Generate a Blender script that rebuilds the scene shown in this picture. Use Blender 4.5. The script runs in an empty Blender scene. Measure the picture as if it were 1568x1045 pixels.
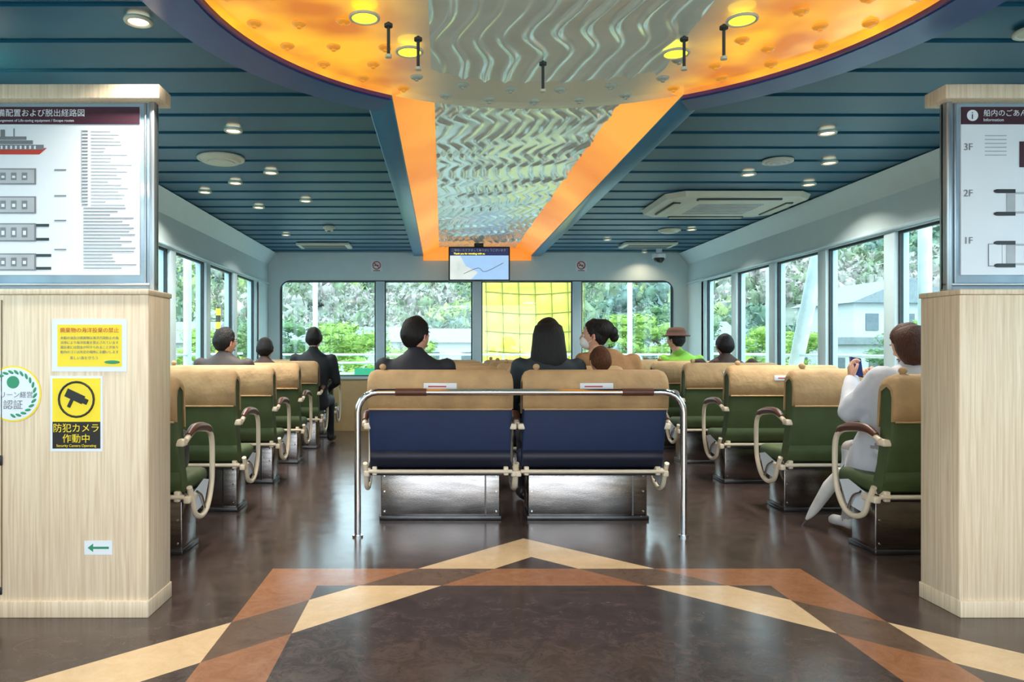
import bpy, bmesh, math, random
import numpy as np
from math import sin, cos, pi, radians, exp, sqrt
from mathutils import Vector, Matrix, noise
random.seed(7)
scene = bpy.context.scene
COL = scene.collection

# ------------------------------------------------------------------ materials
def lin(c):
    out = []
    for v in c:
        v = v / 255.0
        out.append(v / 12.92 if v <= 0.04045 else ((v + 0.055) / 1.055) ** 2.4)
    return tuple(out)

def M(name, rgb, rough=0.5, metal=0.0, var=0.12, scale=8.0, bump=0.0, bscale=60.0, es=0.0, stretch=None, spec=0.5, coat=0.0, bdist=0.01):
    m = bpy.data.materials.new(name); m.use_nodes = True
    nt = m.node_tree; N = nt.nodes; L = nt.links
    b = N['Principled BSDF']
    c = lin(rgb)
    tc = N.new('ShaderNodeTexCoord'); mp = N.new('ShaderNodeMapping')
    L.new(tc.outputs['Object'], mp.inputs['Vector'])
    if stretch: mp.inputs['Scale'].default_value = stretch
    nz = N.new('ShaderNodeTexNoise'); nz.inputs['Scale'].default_value = scale; nz.inputs['Detail'].default_value = 4
    L.new(mp.outputs['Vector'], nz.inputs['Vector'])
    cr = N.new('ShaderNodeValToRGB')
    cr.color_ramp.elements[0].position = 0.3; cr.color_ramp.elements[1].position = 0.7
    cr.color_ramp.elements[0].color = tuple(v * (1 - var) for v in c) + (1,)
    cr.color_ramp.elements[1].color = tuple(min(1, v * (1 + var)) for v in c) + (1,)
    L.new(nz.outputs['Fac'], cr.inputs['Fac'])
    L.new(cr.outputs['Color'], b.inputs['Base Color'])
    b.inputs['Roughness'].default_value = rough
    b.inputs['Metallic'].default_value = metal
    b.inputs['Specular IOR Level'].default_value = spec
    b.inputs['Coat Weight'].default_value = coat
    if bump > 0:
        n2 = N.new('ShaderNodeTexNoise'); n2.inputs['Scale'].default_value = bscale; n2.inputs['Detail'].default_value = 3
        L.new(mp.outputs['Vector'], n2.inputs['Vector'])
        bp = N.new('ShaderNodeBump'); bp.inputs['Strength'].default_value = bump; bp.inputs['Distance'].default_value = bdist
        L.new(n2.outputs['Fac'], bp.inputs['Height']); L.new(bp.outputs['Normal'], b.inputs['Normal'])
    if es > 0:
        L.new(cr.outputs['Color'], b.inputs['Emission Color']); b.inputs['Emission Strength'].default_value = es
    return m

class MathB:
    def __init__(s, nt): s.nt = nt
    def op(s, o, a, b=None, c=None):
        n = s.nt.nodes.new('ShaderNodeMath'); n.operation = o
        for i, v in enumerate((a, b, c)):
            if v is None: continue
            if isinstance(v, (int, float)): n.inputs[i].default_value = v
            else: s.nt.links.new(v, n.inputs[i])
        return n.outputs[0]

XC = 0.515   # ship centreline

def floor_mat():
    m = bpy.data.materials.new('floor_vinyl'); m.use_nodes = True
    nt = m.node_tree; N = nt.nodes; L = nt.links; b = N['Principled BSDF']; B = MathB(nt)
    tc = N.new('ShaderNodeTexCoord'); sp = N.new('ShaderNodeSeparateXYZ'); L.new(tc.outputs['Object'], sp.inputs[0])
    u = B.op('ABSOLUTE', B.op('SUBTRACT', sp.outputs[0], XC))
    v = B.op('ABSOLUTE', B.op('SUBTRACT', sp.outputs[1], 2.60))
    mx = B.op('MAXIMUM', u, v)
    s1 = B.op('MULTIPLY', B.op('GREATER_THAN', mx, 1.15), B.op('LESS_THAN', mx, 1.44))
    d = B.op('MULTIPLY', B.op('ADD', u, v), 0.70711)
    s2 = B.op('MULTIPLY', B.op('GREATER_THAN', d, 1.18), B.op('LESS_THAN', d, 1.475))
    nz = N.new('ShaderNodeTexNoise'); nz.inputs['Scale'].default_value = 9; nz.inputs['Detail'].default_value = 12; nz.inputs['Roughness'].default_value = 0.85
    nz.inputs['Distortion'].default_value = .8
    L.new(tc.outputs['Object'], nz.inputs['Vector'])
    def ramp(a, c):
        r = N.new('ShaderNodeValToRGB'); r.color_ramp.elements[0].position = .36; r.color_ramp.elements[1].position = .66
        r.color_ramp.elements[0].color = lin(a) + (1,); r.color_ramp.elements[1].color = lin(c) + (1,)
        L.new(nz.outputs['Fac'], r.inputs['Fac']); return r.outputs['Color']
    dark = ramp((56, 46, 44), (94, 78, 73)); terra = ramp((144, 94, 64), (174, 120, 86)); cream = ramp((220, 184, 140), (236, 204, 162)); mid = ramp((96, 74, 62), (118, 94, 78))
    def mix(f, a, c):
        n = N.new('ShaderNodeMix'); n.data_type = 'RGBA'; L.new(f, n.inputs[0]); L.new(a, n.inputs[6]); L.new(c, n.inputs[7]); return n.outputs[2]
    c = mix(s1, dark, terra); c = mix(s2, c, cream); c = mix(B.op('MULTIPLY', s1, s2), c, mid)
    L.new(c, b.inputs['Base Color'])
    rr = N.new('ShaderNodeMapRange'); rr.inputs[3].default_value = .10; rr.inputs[4].default_value = .28
    L.new(nz.outputs['Fac'], rr.inputs[0]); L.new(rr.outputs[0], b.inputs['Roughness'])
    n2 = N.new('ShaderNodeTexNoise'); n2.inputs['Scale'].default_value = 3
    L.new(tc.outputs['Object'], n2.inputs['Vector'])
    bp = N.new('ShaderNodeBump'); bp.inputs['Strength'].default_value = .12; bp.inputs['Distance'].default_value = .02
    L.new(n2.outputs['Fac'], bp.inputs['Height']); L.new(bp.outputs['Normal'], b.inputs['Normal'])
    return m

def wood_mat():
    m = bpy.data.materials.new('pale_wood_laminate'); m.use_nodes = True
    nt = m.node_tree; N = nt.nodes; L = nt.links; b = N['Principled BSDF']
    tc = N.new('ShaderNodeTexCoord'); mp = N.new('ShaderNodeMapping'); mp.inputs['Scale'].default_value = (60, 60, 1.6)
    L.new(tc.outputs['Object'], mp.inputs['Vector'])
    nz = N.new('ShaderNodeTexNoise'); nz.inputs['Scale'].default_value = 1.6; nz.inputs['Detail'].default_value = 5; nz.inputs['Distortion'].default_value = .6
    L.new(mp.outputs['Vector'], nz.inputs['Vector'])
    r = N.new('ShaderNodeValToRGB')
    r.color_ramp.elements[0].position = .3; r.color_ramp.elements[0].color = lin((204, 182, 152)) + (1,)
    r.color_ramp.elements[1].position = .62; r.color_ramp.elements[1].color = lin((226, 209, 183)) + (1,)
    L.new(nz.outputs['Fac'], r.inputs['Fac']); L.new(r.outputs['Color'], b.inputs['Base Color'])
    b.inputs['Roughness'].default_value = .45
    return m

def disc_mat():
    m = bpy.data.materials.new('glowing_acrylic'); m.use_nodes = True  # cove light painted as emission: grey centre, orange towards both sides
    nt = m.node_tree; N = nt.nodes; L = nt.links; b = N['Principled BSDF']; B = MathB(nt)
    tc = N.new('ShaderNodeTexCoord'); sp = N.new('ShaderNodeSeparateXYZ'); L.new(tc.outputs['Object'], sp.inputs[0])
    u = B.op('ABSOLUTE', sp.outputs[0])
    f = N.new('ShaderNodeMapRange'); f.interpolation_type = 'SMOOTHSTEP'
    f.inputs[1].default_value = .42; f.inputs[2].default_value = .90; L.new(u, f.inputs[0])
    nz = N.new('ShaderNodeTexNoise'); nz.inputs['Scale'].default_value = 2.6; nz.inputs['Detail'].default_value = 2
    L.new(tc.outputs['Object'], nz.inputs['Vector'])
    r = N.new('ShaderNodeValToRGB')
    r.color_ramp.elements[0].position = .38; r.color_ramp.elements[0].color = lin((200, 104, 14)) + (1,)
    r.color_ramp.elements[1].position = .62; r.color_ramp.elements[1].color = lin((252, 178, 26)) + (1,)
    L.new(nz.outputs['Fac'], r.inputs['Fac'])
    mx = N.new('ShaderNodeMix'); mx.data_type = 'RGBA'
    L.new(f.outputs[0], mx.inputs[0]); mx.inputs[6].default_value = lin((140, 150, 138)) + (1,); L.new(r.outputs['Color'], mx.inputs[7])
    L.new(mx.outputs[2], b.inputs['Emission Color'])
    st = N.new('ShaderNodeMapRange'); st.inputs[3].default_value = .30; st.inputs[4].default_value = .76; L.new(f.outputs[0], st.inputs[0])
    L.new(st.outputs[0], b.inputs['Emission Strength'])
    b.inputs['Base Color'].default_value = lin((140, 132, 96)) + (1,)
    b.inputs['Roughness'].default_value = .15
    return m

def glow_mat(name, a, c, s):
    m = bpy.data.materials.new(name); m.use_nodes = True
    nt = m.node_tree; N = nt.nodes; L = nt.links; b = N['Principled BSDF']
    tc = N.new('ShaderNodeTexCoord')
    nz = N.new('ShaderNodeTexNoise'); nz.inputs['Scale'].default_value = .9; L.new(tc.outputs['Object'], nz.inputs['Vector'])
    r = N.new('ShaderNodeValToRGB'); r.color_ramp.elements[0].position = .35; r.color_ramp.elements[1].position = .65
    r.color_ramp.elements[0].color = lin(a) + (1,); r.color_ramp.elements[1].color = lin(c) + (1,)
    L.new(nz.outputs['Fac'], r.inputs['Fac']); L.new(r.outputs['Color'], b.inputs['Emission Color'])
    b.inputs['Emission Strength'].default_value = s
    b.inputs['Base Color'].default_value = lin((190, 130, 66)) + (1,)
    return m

def glass_mat():
    m = bpy.data.materials.new('window_glass'); m.use_nodes = True
    nt = m.node_tree; N = nt.nodes; L = nt.links
    N.remove(N['Principled BSDF']); out = N['Material Output']
    t = N.new('ShaderNodeBsdfTransparent'); t.inputs[0].default_value = (.86, .97, .985, 1)
    g = N.new('ShaderNodeBsdfGlossy'); g.inputs['Roughness'].default_value = .02
    mx = N.new('ShaderNodeMixShader')
    nz = N.new('ShaderNodeTexNoise'); nz.inputs['Scale'].default_value = 1.5
    mr = N.new('ShaderNodeMapRange'); mr.inputs[3].default_value = .02; mr.inputs[4].default_value = .05
    L.new(nz.outputs['Fac'], mr.inputs[0]); L.new(mr.outputs[0], mx.inputs[0])
    L.new(t.outputs[0], mx.inputs[1]); L.new(g.outputs[0], mx.inputs[2]); L.new(mx.outputs[0], out.inputs[0])
    return m

mFLOOR = floor_mat(); mWOOD = wood_mat(); mDISC = disc_mat(); mGLASS = glass_mat()
mORG = glow_mat('orange_cove_glow', (214, 116, 34), (244, 166, 66), .70)  # warm LED wash on pale slopes, painted as orange colour and emission
mCEIL = M('ceiling_slat_teal', (14, 80, 106), .42, var=.06, scale=2, spec=.4)
mCEILB = M('ceiling_backing', (10, 30, 40), .8)
mBLUE = M('beam_blue', (52, 124, 160), .28, var=.06)
mBLUED = M('ring_blue', (22, 70, 132), .3, var=.06)
mWHITE = M('wall_white', (198, 217, 221), .42, var=.02)
mCREAMW = M('wall_cream', (206, 176, 128), .5, var=.05)
mFRAME = M('window_frame_alu', (188, 212, 222), .35, var=.03)
mGASKET = M('gasket', (44, 54, 58), .6)
mWAVE = M('embossed_frosted_metal_glow', (204, 220, 212), .2, metal=.5, var=.04, es=.06)  # faint emission added to brighten the panel; not a light source
mCHROME = M('chrome', (205, 208, 212), .12, metal=1, var=.04)
mSTEEL = M('brushed_steel', (150, 146, 144), .16, metal=1, var=.2, scale=6, bump=.08, stretch=(1, 1, 6))
mALU = M('satin_aluminium', (166, 174, 180), .35, metal=.8, var=.08, scale=6)
mDSTEEL = M('dark_steel', (92, 92, 94), .3, metal=.9, var=.2, scale=5)
mCOVER = M('seat_cover_tan', (182, 150, 108), .75, var=.14, scale=7, bump=.6, bscale=12, bdist=.025)
mNAVY = M('seat_navy', (24, 44, 82), .6, var=.08, bump=.12, bscale=300)
mNAVYD = M('seat_navy_dark', (14, 22, 44), .5, var=.08)
mGREEN = M('seat_green', (68, 84, 48), .7, var=.12, bump=.15, bscale=200)
mARM = M('arm_cream_metal', (226, 212, 188), .32, var=.04)
mPAD = M('arm_pad_brown', (86, 50, 36), .4, var=.15)
mBLACK = M('black_plastic', (22, 22, 24), .4)
mPAPER = M('paper_white', (220, 228, 236), .5, var=.015)
mMAROON = M('header_maroon', (58, 22, 40), .5, var=.03)
mGREY = M('print_grey', (120, 124, 130), .6)
mLGREY = M('print_light_grey', (170, 176, 182), .6)
mRED = M('print_red', (190, 60, 46), .5)
mYEL = M('sign_yellow', (240, 214, 40), .5, var=.02)
mGRN = M('sign_green', (40, 140, 100), .5, var=.03)
mFIX = M('fixture_cream', (196, 198, 180), .5, var=.04)
mLAMP = M('lamp_lit', (255, 226, 180), .5, var=.02, es=3)
mLAMPY = M('lamp_amber', (255, 232, 50), .5, var=.02, es=1.6)
mSKIN = M('skin', (214, 164, 138), .55, var=.06, scale=20)
mHAIRK = M('hair_black', (18, 15, 16), .55, var=.3, scale=40, bump=.8, bscale=50, stretch=(3, 3, .5), spec=.3)
mHAIRB = M('hair_brown', (70, 38, 28), .5, var=.3, scale=40, bump=.8, bscale=50, stretch=(3, 3, .5), spec=.3)
mHAIRL = M('hair_light_brown', (88, 56, 38), .7, var=.4, scale=40, bump=.9, bscale=50, stretch=(3, 3, .5), spec=.15)
mEYEW = M('eye_white', (235, 232, 228), .3); mLIP = M('lips', (176, 96, 88), .5)
mMASK = M('face_mask', (236, 238, 240), .7, var=.03)

# ------------------------------------------------------------------ mesh builder
class MB:
    def __init__(s): s.v = []; s.f = []; s.m = []; s.sm = []; s.mats = []
    def mi(s, m):
        if m not in s.mats: s.mats.append(m)
        return s.mats.index(m)
    def add(s, vs, fs, mat, smooth=False, T=None):
        o = len(s.v); k = s.mi(mat)
        for p in vs:
            p = Vector(p)
            s.v.append(T @ p if T is not None else p)
        for f in fs:
            s.f.append([o + i for i in f]); s.m.append(k); s.sm.append(smooth)
    def bm(s, bm, mat, smooth=False, T=None):
        bm.verts.index_update()
        s.add([v.co.copy() for v in bm.verts], [[v.index for v in f.verts] for f in bm.faces], mat, smooth, T); bm.free()
    def box(s, x0, x1, y0, y1, z0, z1, mat, bev=0.0, T=None, seg=2):
        b = bmesh.new(); bmesh.ops.create_cube(b, size=1)
        for v in b.verts:
            v.co = Vector(((x0 + x1) / 2 + v.co.x * (x1 - x0), (y0 + y1) / 2 + v.co.y * (y1 - y0), (z0 + z1) / 2 + v.co.z * (z1 - z0)))
        if bev > 0:
            bmesh.ops.bevel(b, geom=b.edges[:], offset=min(bev, .49 * min(x1 - x0, y1 - y0, z1 - z0)), segments=seg, affect='EDGES', profile=.5)
        s.bm(b, mat, bev > 0, T)
    def cyl(s, c, r, h, mat, axis='Z', n=24, r2=None, T=None, smooth=False):
        r2 = r if r2 is None else r2
        vs = []
        for k, (rr, t) in enumerate(((r, 0), (r2, h))):
            for i in range(n):
                a = 2 * pi * i / n; p = (rr * cos(a), rr * sin(a), t)
                if axis == 'Y': p = (p[0], p[2], p[1])
                if axis == 'X': p = (p[2], p[0], p[1])
                vs.append(Vector(c) + Vector(p))
        fs = [[i, (i + 1) % n, n + (i + 1) % n, n + i] for i in range(n)]
        s.add(vs, fs, mat, True, T); s.add(vs[:n], [list(range(n))[::-1]], mat, False, T); s.add(vs[n:], [list(range(n))], mat, False, T)
    def ell(s, c, r, mat, T=None, n=16, mm=10):
        vs = []; fs = []
        for j in range(mm + 1):
            t = pi * j / mm
            for i in range(n):
                a = 2 * pi * i / n
                vs.append((c[0] + r[0] * sin(t) * cos(a), c[1] + r[1] * sin(t) * sin(a), c[2] + r[2] * cos(t)))
        for j in range(mm):
            for i in range(n):
                fs.append([j * n + i, (j + 1) * n + i, (j + 1) * n + (i + 1) % n, j * n + (i + 1) % n])
        s.add(vs, fs, mat, True, T)
    def tube(s, pts, r, mat, closed=False, n=10, sub=5, T=None, smoothpath=True):
        P = [Vector(p) for p in pts]
        R = r if isinstance(r, (list, tuple)) else [r] * len(P)
        path = []; rad = []
        m = len(P)
        if smoothpath:
            rng = m if closed else m - 1
            for i in range(rng):
                p0 = P[(i - 1) % m] if (closed or i > 0) else P[0]
                p1 = P[i]; p2 = P[(i + 1) % m]
                p3 = P[(i + 2) % m] if (closed or i + 2 < m) else P[-1]
                for k in range(sub):
                    t = k / sub
                    path.append(0.5 * ((2 * p1) + (-p0 + p2) * t + (2 * p0 - 5 * p1 + 4 * p2 - p3) * t * t + (-p0 + 3 * p1 - 3 * p2 + p3) * t ** 3))
                    rad.append(R[i] * (1 - t) + R[(i + 1) % m] * t)
            if not closed: path.append(P[-1]); rad.append(R[-1])
        else: path = P; rad = R
        m = len(path); vs = []; fs = []
        up = None
        for i in range(m):
            a = path[(i - 1) % m] if (closed or i > 0) else path[i]
            b = path[(i + 1) % m] if (closed or i < m - 1) else path[i]
            d = (b - a).normalized()
            if up is None:
                up = Vector((0, 0, 1)) if abs(d.z) < .9 else Vector((1, 0, 0))
            u = (up - d * up.dot(d)).normalized(); up = u; w = d.cross(u)
            for k in range(n):
                t = 2 * pi * k / n
                vs.append(path[i] + (u * cos(t) + w * sin(t)) * rad[i])
        for i in range(m if closed else m - 1):
            for k in range(n):
                j = (i + 1) % m
                fs.append([i * n + k, i * n + (k + 1) % n, j * n + (k + 1) % n, j * n + k])
        s.add(vs, fs, mat, True, T)
        if not closed:
            s.add(vs[:n], [list(range(n))[::-1]], mat, True, T); s.add(vs[-n:], [list(range(n))], mat, True, T)
    def prof(s, pts, x0, x1, mat, T=None, smooth=True, rnd=0.0):
        n = len(pts); cy = sum(p[0] for p in pts) / n
        hh = max(p[1] for p in pts) - min(p[1] for p in pts); zt_ = max(p[1] for p in pts)
        if rnd > 0:
            st = [(x0, 1.0), (x0 + rnd * .1, .62), (x0 + rnd * .35, .25), (x0 + rnd, 0), (x1 - rnd, 0), (x1 - rnd * .35, .25), (x1 - rnd * .1, .62), (x1, 1.0)]
        else: st = [(x0, 0), (x1, 0)]
        vs = []
        for x, k in st:
            for p in pts:
                yy, zz = p
                if rnd > 0:
                    zz = p[1] - rnd * k * max(0, 1 - (zt_ - p[1]) / (hh * .35)); yy = p[0] + (0.012 * k if p[0] < cy else -0.012 * k)
                vs.append((x, yy, zz))
        fs = []
        for j in range(len(st) - 1):
            for i in range(n): fs.append([j * n + i, j * n + (i + 1) % n, (j + 1) * n + (i + 1) % n, (j + 1) * n + i])
        s.add(vs, fs, mat, smooth, T)
        s.add(vs[:n], [list(range(n))[::-1]], mat, False, T); s.add(vs[-n:], [list(range(n))], mat, False, T)
    def loft(s, rings, mat, n=20, T=None, power=1.0):
        vs = []; fs = []
        for (cx, cy, cz, rx, ry) in rings:
            for i in range(n):
                a = 2 * pi * i / n; vs.append((cx + rx * cos(a), cy + ry * sin(a), cz))
        for j in range(len(rings) - 1):
            for i in range(n):
                fs.append([j * n + i, j * n + (i + 1) % n, (j + 1) * n + (i + 1) % n, (j + 1) * n + i])
        fs.append(list(range(n))[::-1]); fs.append([(len(rings) - 1) * n + i for i in range(n)])
        s.add(vs, fs, mat, True, T)
    def mesh(s, name, recalc=True):
        me = bpy.data.meshes.new(name); me.from_pydata([tuple(v) for v in s.v], [], s.f)
        for m in s.mats: me.materials.append(m)
        me.polygons.foreach_set('material_index', s.m); me.polygons.foreach_set('use_smooth', s.sm); me.update()
        if recalc:
            b = bmesh.new(); b.from_mesh(me); bmesh.ops.recalc_face_normals(b, faces=b.faces[:]); b.to_mesh(me); b.free()
        return me
    def obj(s, name, loc=(0, 0, 0), parent=None, recalc=True):
        o = bpy.data.objects.new(name, s.mesh(name, recalc)); COL.objects.link(o); o.location = loc
        if parent: o.parent = parent
        return o

def empty(name, loc=(0, 0, 0)):
    e = bpy.data.objects.new(name, None); COL.objects.link(e); e.location = loc; e.empty_display_size = .1; return e

def text(body, size, x, y, z, mat, parent, name='lettering', align='LEFT'):
    c = bpy.data.curves.new(name, 'FONT'); c.body = body; c.size = size; c.align_x = align; c.extrude = .0004
    c.materials.append(mat)
    o = bpy.data.objects.new(name, c); COL.objects.link(o); o.rotation_euler = (pi / 2, 0, 0); o.location = (x, y, z); o.parent = parent
    return o

# ------------------------------------------------------------------ shell
XL, XR, YB, Y0 = -2.55, 3.60, 10.85, -2.0
ZC = 2.61
b = MB(); b.box(XL - .1, XR + .1, Y0, YB + .1, -.1, 0, mFLOOR); b.obj('floor')

RCY, RI, RO = 2.79, 1.486, 1.69
def halfw(y):
    w = 0.0
    if y > 3.9: w = .86
    t = 1.58 ** 2 - (y - RCY) ** 2
    if t > 0: w = max(w, sqrt(t))
    return w
b = MB()
pitch = .36; y = Y0
while y < YB - .01:
    y1 = min(y + pitch, YB); n = 12
    for sgn in (-1, 1):
        xe = XL if sgn < 0 else XR
        vs = []
        for i in range(n + 1):
            yy = y + (y1 - y) * i / n; f = i / n
            zz = ZC + .010 * f
            if i == n: zz = ZC + .016
            w = halfw(yy)
            vs += [(xe, yy, zz), (XC + sgn * w, yy, zz)]
        fs = [[2 * i, 2 * i + 1, 2 * i + 3, 2 * i + 2] for i in range(n)]
        k = len(vs); vs += [(xe, y, ZC + .016), (XC + sgn * halfw(y), y, ZC + .016)]
        fs.append([0, 1, k + 1, k])
        b.add(vs, fs, mCEIL)
    y += pitch
b.box(XL - .1, XR + .1, Y0, YB + .1, 2.92, 3.0, mCEILB)
b.obj('ceiling', recalc=False)

def arc_ring(name, ri, ro, z0, z1, a0, a1, mat, n=96):
    b = MB(); vs = []; fs = []
    for i in range(n + 1):
        a = a0 + (a1 - a0) * i / n; sx, cy = sin(a), cos(a)
        for r, z in ((ri, z0), (ro, z0), (ro, z1), (ri, z1)):
            vs.append((XC + r * sx, RCY + r * cy, z))
    for i in range(n):
        for k in range(4):
            fs.append([4 * i + k, 4 * i + (k + 1) % 4, 4 * i + 4 + (k + 1) % 4, 4 * i + 4 + k])
    fs += [[0, 1, 2, 3], [4 * n, 4 * n + 3, 4 * n + 2, 4 * n + 1]]
    b.add(vs, fs, mat); return b.obj(name)
arc_ring('trim_ceiling_ring', RI, RO, 2.56, 2.72, .56, 2 * pi - .56, mBLUED)
mPURP = M('ring_edge_violet', (84, 50, 110), .4)
arc_ring('trim_ring_edge', RI - .02, RI, 2.565, 2.72, .57, 2 * pi - .57, mPURP)
for nm, s in (('left', -1), ('right', 1)):
    b = MB(); xa, xb = sorted((XC + s * .786, XC + s * .935))
    b.box(xa, xb, 4.02, YB, 2.565, 2.75, mBLUE, .012); b.obj('trim_ceiling_beam_' + nm)
    b = MB(); xi = XC + s * .56; xo = XC + s * .786
    vs = [(xo, 3.98, 2.575), (xo, YB, 2.575), (xi, YB, 2.70), (xi, 3.98, 2.70), (xo, 3.98, 2.60), (xo, YB, 2.60), (xi, YB, 2.725), (xi, 3.98, 2.725)]
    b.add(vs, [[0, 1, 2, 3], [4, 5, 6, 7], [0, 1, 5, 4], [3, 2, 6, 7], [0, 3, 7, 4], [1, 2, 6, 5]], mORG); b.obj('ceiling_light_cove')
def wave_sheet(b, x0, x1, y0, y1, z, nx, ny, A, inside=None, panel=1.1, wl=.11, long=1.0):
    vs = []; fs = []
    for j in range(ny + 1):
        for i in range(nx + 1):
            x = x0 + (x1 - x0) * i / nx; y = y0 + (y1 - y0) * j / ny
            pn = math.floor((y - .2) / panel)
            ph = .034 * sin(2 * pi * y / (.58 * long) + 1.7 * pn + 2.6 * x) + .012 * sin(2 * pi * y / (.30 * long) + 4 * x + pn * 2.1) + .05 * noise.noise(Vector((x * 2, y * 1.5, pn)))
            s_ = abs(sin(pi * (x + ph) / wl)); amp = A * (.6 + .4 * sin(2 * pi * y / (.9 * long) + 7 * x + 2 * noise.noise(Vector((x * 3, y * 2, 7)))))
            vs.append((x, y, z - amp * exp(-(s_ / .42) ** 2)))
    for j in range(ny):
        for i in range(nx):
            q = [j * (nx + 1) + i, j * (nx + 1) + i + 1, (j + 1) * (nx + 1) + i + 1, (j + 1) * (nx + 1) + i]
            if inside and not all(inside(vs[k][0], vs[k][1]) for k in q): continue
            fs.append(q)
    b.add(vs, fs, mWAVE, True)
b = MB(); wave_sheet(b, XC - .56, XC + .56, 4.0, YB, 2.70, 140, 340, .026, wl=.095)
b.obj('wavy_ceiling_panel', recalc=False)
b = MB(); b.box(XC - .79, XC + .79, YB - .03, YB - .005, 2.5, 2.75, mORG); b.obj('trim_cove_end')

# acrylic disc with studs
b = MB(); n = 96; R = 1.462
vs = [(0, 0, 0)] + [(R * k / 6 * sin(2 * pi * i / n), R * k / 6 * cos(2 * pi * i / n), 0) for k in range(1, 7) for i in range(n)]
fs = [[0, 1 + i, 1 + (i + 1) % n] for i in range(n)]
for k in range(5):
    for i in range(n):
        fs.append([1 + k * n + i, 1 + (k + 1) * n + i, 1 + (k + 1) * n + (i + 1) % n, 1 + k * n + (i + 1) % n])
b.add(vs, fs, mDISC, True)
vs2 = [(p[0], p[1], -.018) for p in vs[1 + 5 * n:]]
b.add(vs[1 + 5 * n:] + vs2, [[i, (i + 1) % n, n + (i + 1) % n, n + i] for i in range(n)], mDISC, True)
mSTUD = M('acrylic_stud_glow', (226, 150, 50), .15, var=.05, es=.3)  # side studs: orange cove light painted in as tint and emission
mSTUDG = M('acrylic_stud_clear', (178, 190, 180), .12, var=.05)
for rr, cnt, off in ((1.37, 34, 0), (1.19, 28, .1), (1.0, 20, .05)):
    for i in range(cnt):
        a = 2 * pi * i / cnt + off; x, yy = rr * sin(a), rr * cos(a)
        if abs(x) < .57 and rr < 1.1: continue
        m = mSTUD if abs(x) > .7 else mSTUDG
        b.ell((x, yy, -.004), (.034, .034, .014), m, n=14, mm=6)
        b.cyl((x, yy, -.024), .010, .018, m, n=10)
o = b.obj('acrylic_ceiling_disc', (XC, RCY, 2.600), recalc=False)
b = MB()
ins = lambda x, y: (x - XC) ** 2 + ((y - RCY)) ** 2 < 1.06 ** 2
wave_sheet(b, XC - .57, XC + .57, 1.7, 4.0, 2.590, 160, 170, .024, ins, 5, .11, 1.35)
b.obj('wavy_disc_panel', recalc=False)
for (x, yy) in ((-.227, 3.13), (-.106, 3.27), (.484, 3.55), (1.07, 3.27), (1.20, 3.15)):
    b = MB(); b.cyl((0, 0, -.13), .007, .14, mGASKET, n=10); b.cyl((0, 0, -.14), .014, .012, mFIX, n=14); b.cyl((0, 0, -.01), .018, .012, mGASKET, n=14)
    b.obj('hanging_rod', (x, yy, 2.575))
for (x, yy) in ((-.32, 3.05), (-.15, 3.40), (1.245, 3.07), (1.08, 3.42)):
    b = MB(); b.cyl((0, 0, -.012), .055, .012, mLAMPY, n=28); b.tube([(.058 * cos(t * pi / 8), .058 * sin(t * pi / 8), -.01) for t in range(16)], .007, mFIX, closed=True, sub=2, n=8)
    b.obj('amber_downlight', (x, yy, 2.578))

# back wall
zs, zt = .80, 2.2
wx0, wx1 = -2.37, 3.38
b = MB()
b.box(XL - .1, XR + .1, YB, YB + .12, 0, zs, mCREAMW); b.box(XL - .1, XR + .1, YB, YB + .12, zt, 2.95, mWHITE)
b.box(XL - .1, wx0, YB, YB + .12, zs, zt, mWHITE); b.box(wx1, XR + .1, YB, YB + .12, zs, zt, mWHITE)
def fillet(b, cx, cz, sx, sz, r, y0, y1, mat):
    pts = [(cx, cz)] + [(cx + sx * r * (1 - sin(t * pi / 16)), cz + sz * r * (1 - cos(t * pi / 16))) for t in range(9)]
    n = len(pts); vs = [(p[0], y0, p[1]) for p in pts] + [(p[0], y1, p[1]) for p in pts]
    b.add(vs, [list(range(n)), list(range(n, 2 * n))] + [[i, (i + 1) % n, n + (i + 1) % n, n + i] for i in range(n)], mat)
fillet(b, wx0, zt, 1, -1, .14, YB, YB + .12, mWHITE); fillet(b, wx1, zt, -1, -1, .14, YB, YB + .12, mWHITE)
for x in (-.91, .51, 1.98): b.box(x - .065, x + .065, YB - .01, YB + .12, zs, zt, mFRAME, .01)
b.box(wx0, wx1, YB - .03, YB, zs - .04, zs, mFRAME)
b.obj('wall_back')
xs = [wx0, -.975, -.845, .445, .575, 1.915, 2.045, wx1]
k = 1
for i in range(4):
    x0, x1 = xs[2 * i], xs[2 * i + 1]; b = MB()
    t = .018
    b.box(x0, x1, YB + .02, YB + .05, zs, zs + t, mGASKET); b.box(x0, x1, YB + .02, YB + .05, zt - t, zt, mGASKET)
    b.box(x0, x0 + t, YB + .02, YB + .05, zs + t, zt - t, mGASKET); b.box(x1 - t, x1, YB + .02, YB + .05, zs + t, zt - t, mGASKET)
    b.box(x0 + t, x1 - t, YB + .033, YB + .037, zs + t, zt - t, mGLASS)
    b.obj('window_%d' % k); k += 1
b = MB()
rr = .14; X0, X1, Z1 = wx0, wx1, zt
cpts = [(X0, YB - .004, zs)] + [(X0 + rr * (1 - cos(t * pi / 12)), YB - .004, Z1 - rr * (1 - sin(t * pi / 12))) for t in range(7)] + [(X1 - rr * (1 - sin(t * pi / 12)), YB - .004, Z1 - rr * (1 - cos(t * pi / 12))) for t in range(7)] + [(X1, YB - .004, zs)]
b.tube(cpts, .009, mGASKET, smoothpath=False, n=8); b.obj('trim_window_gasket')

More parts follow.
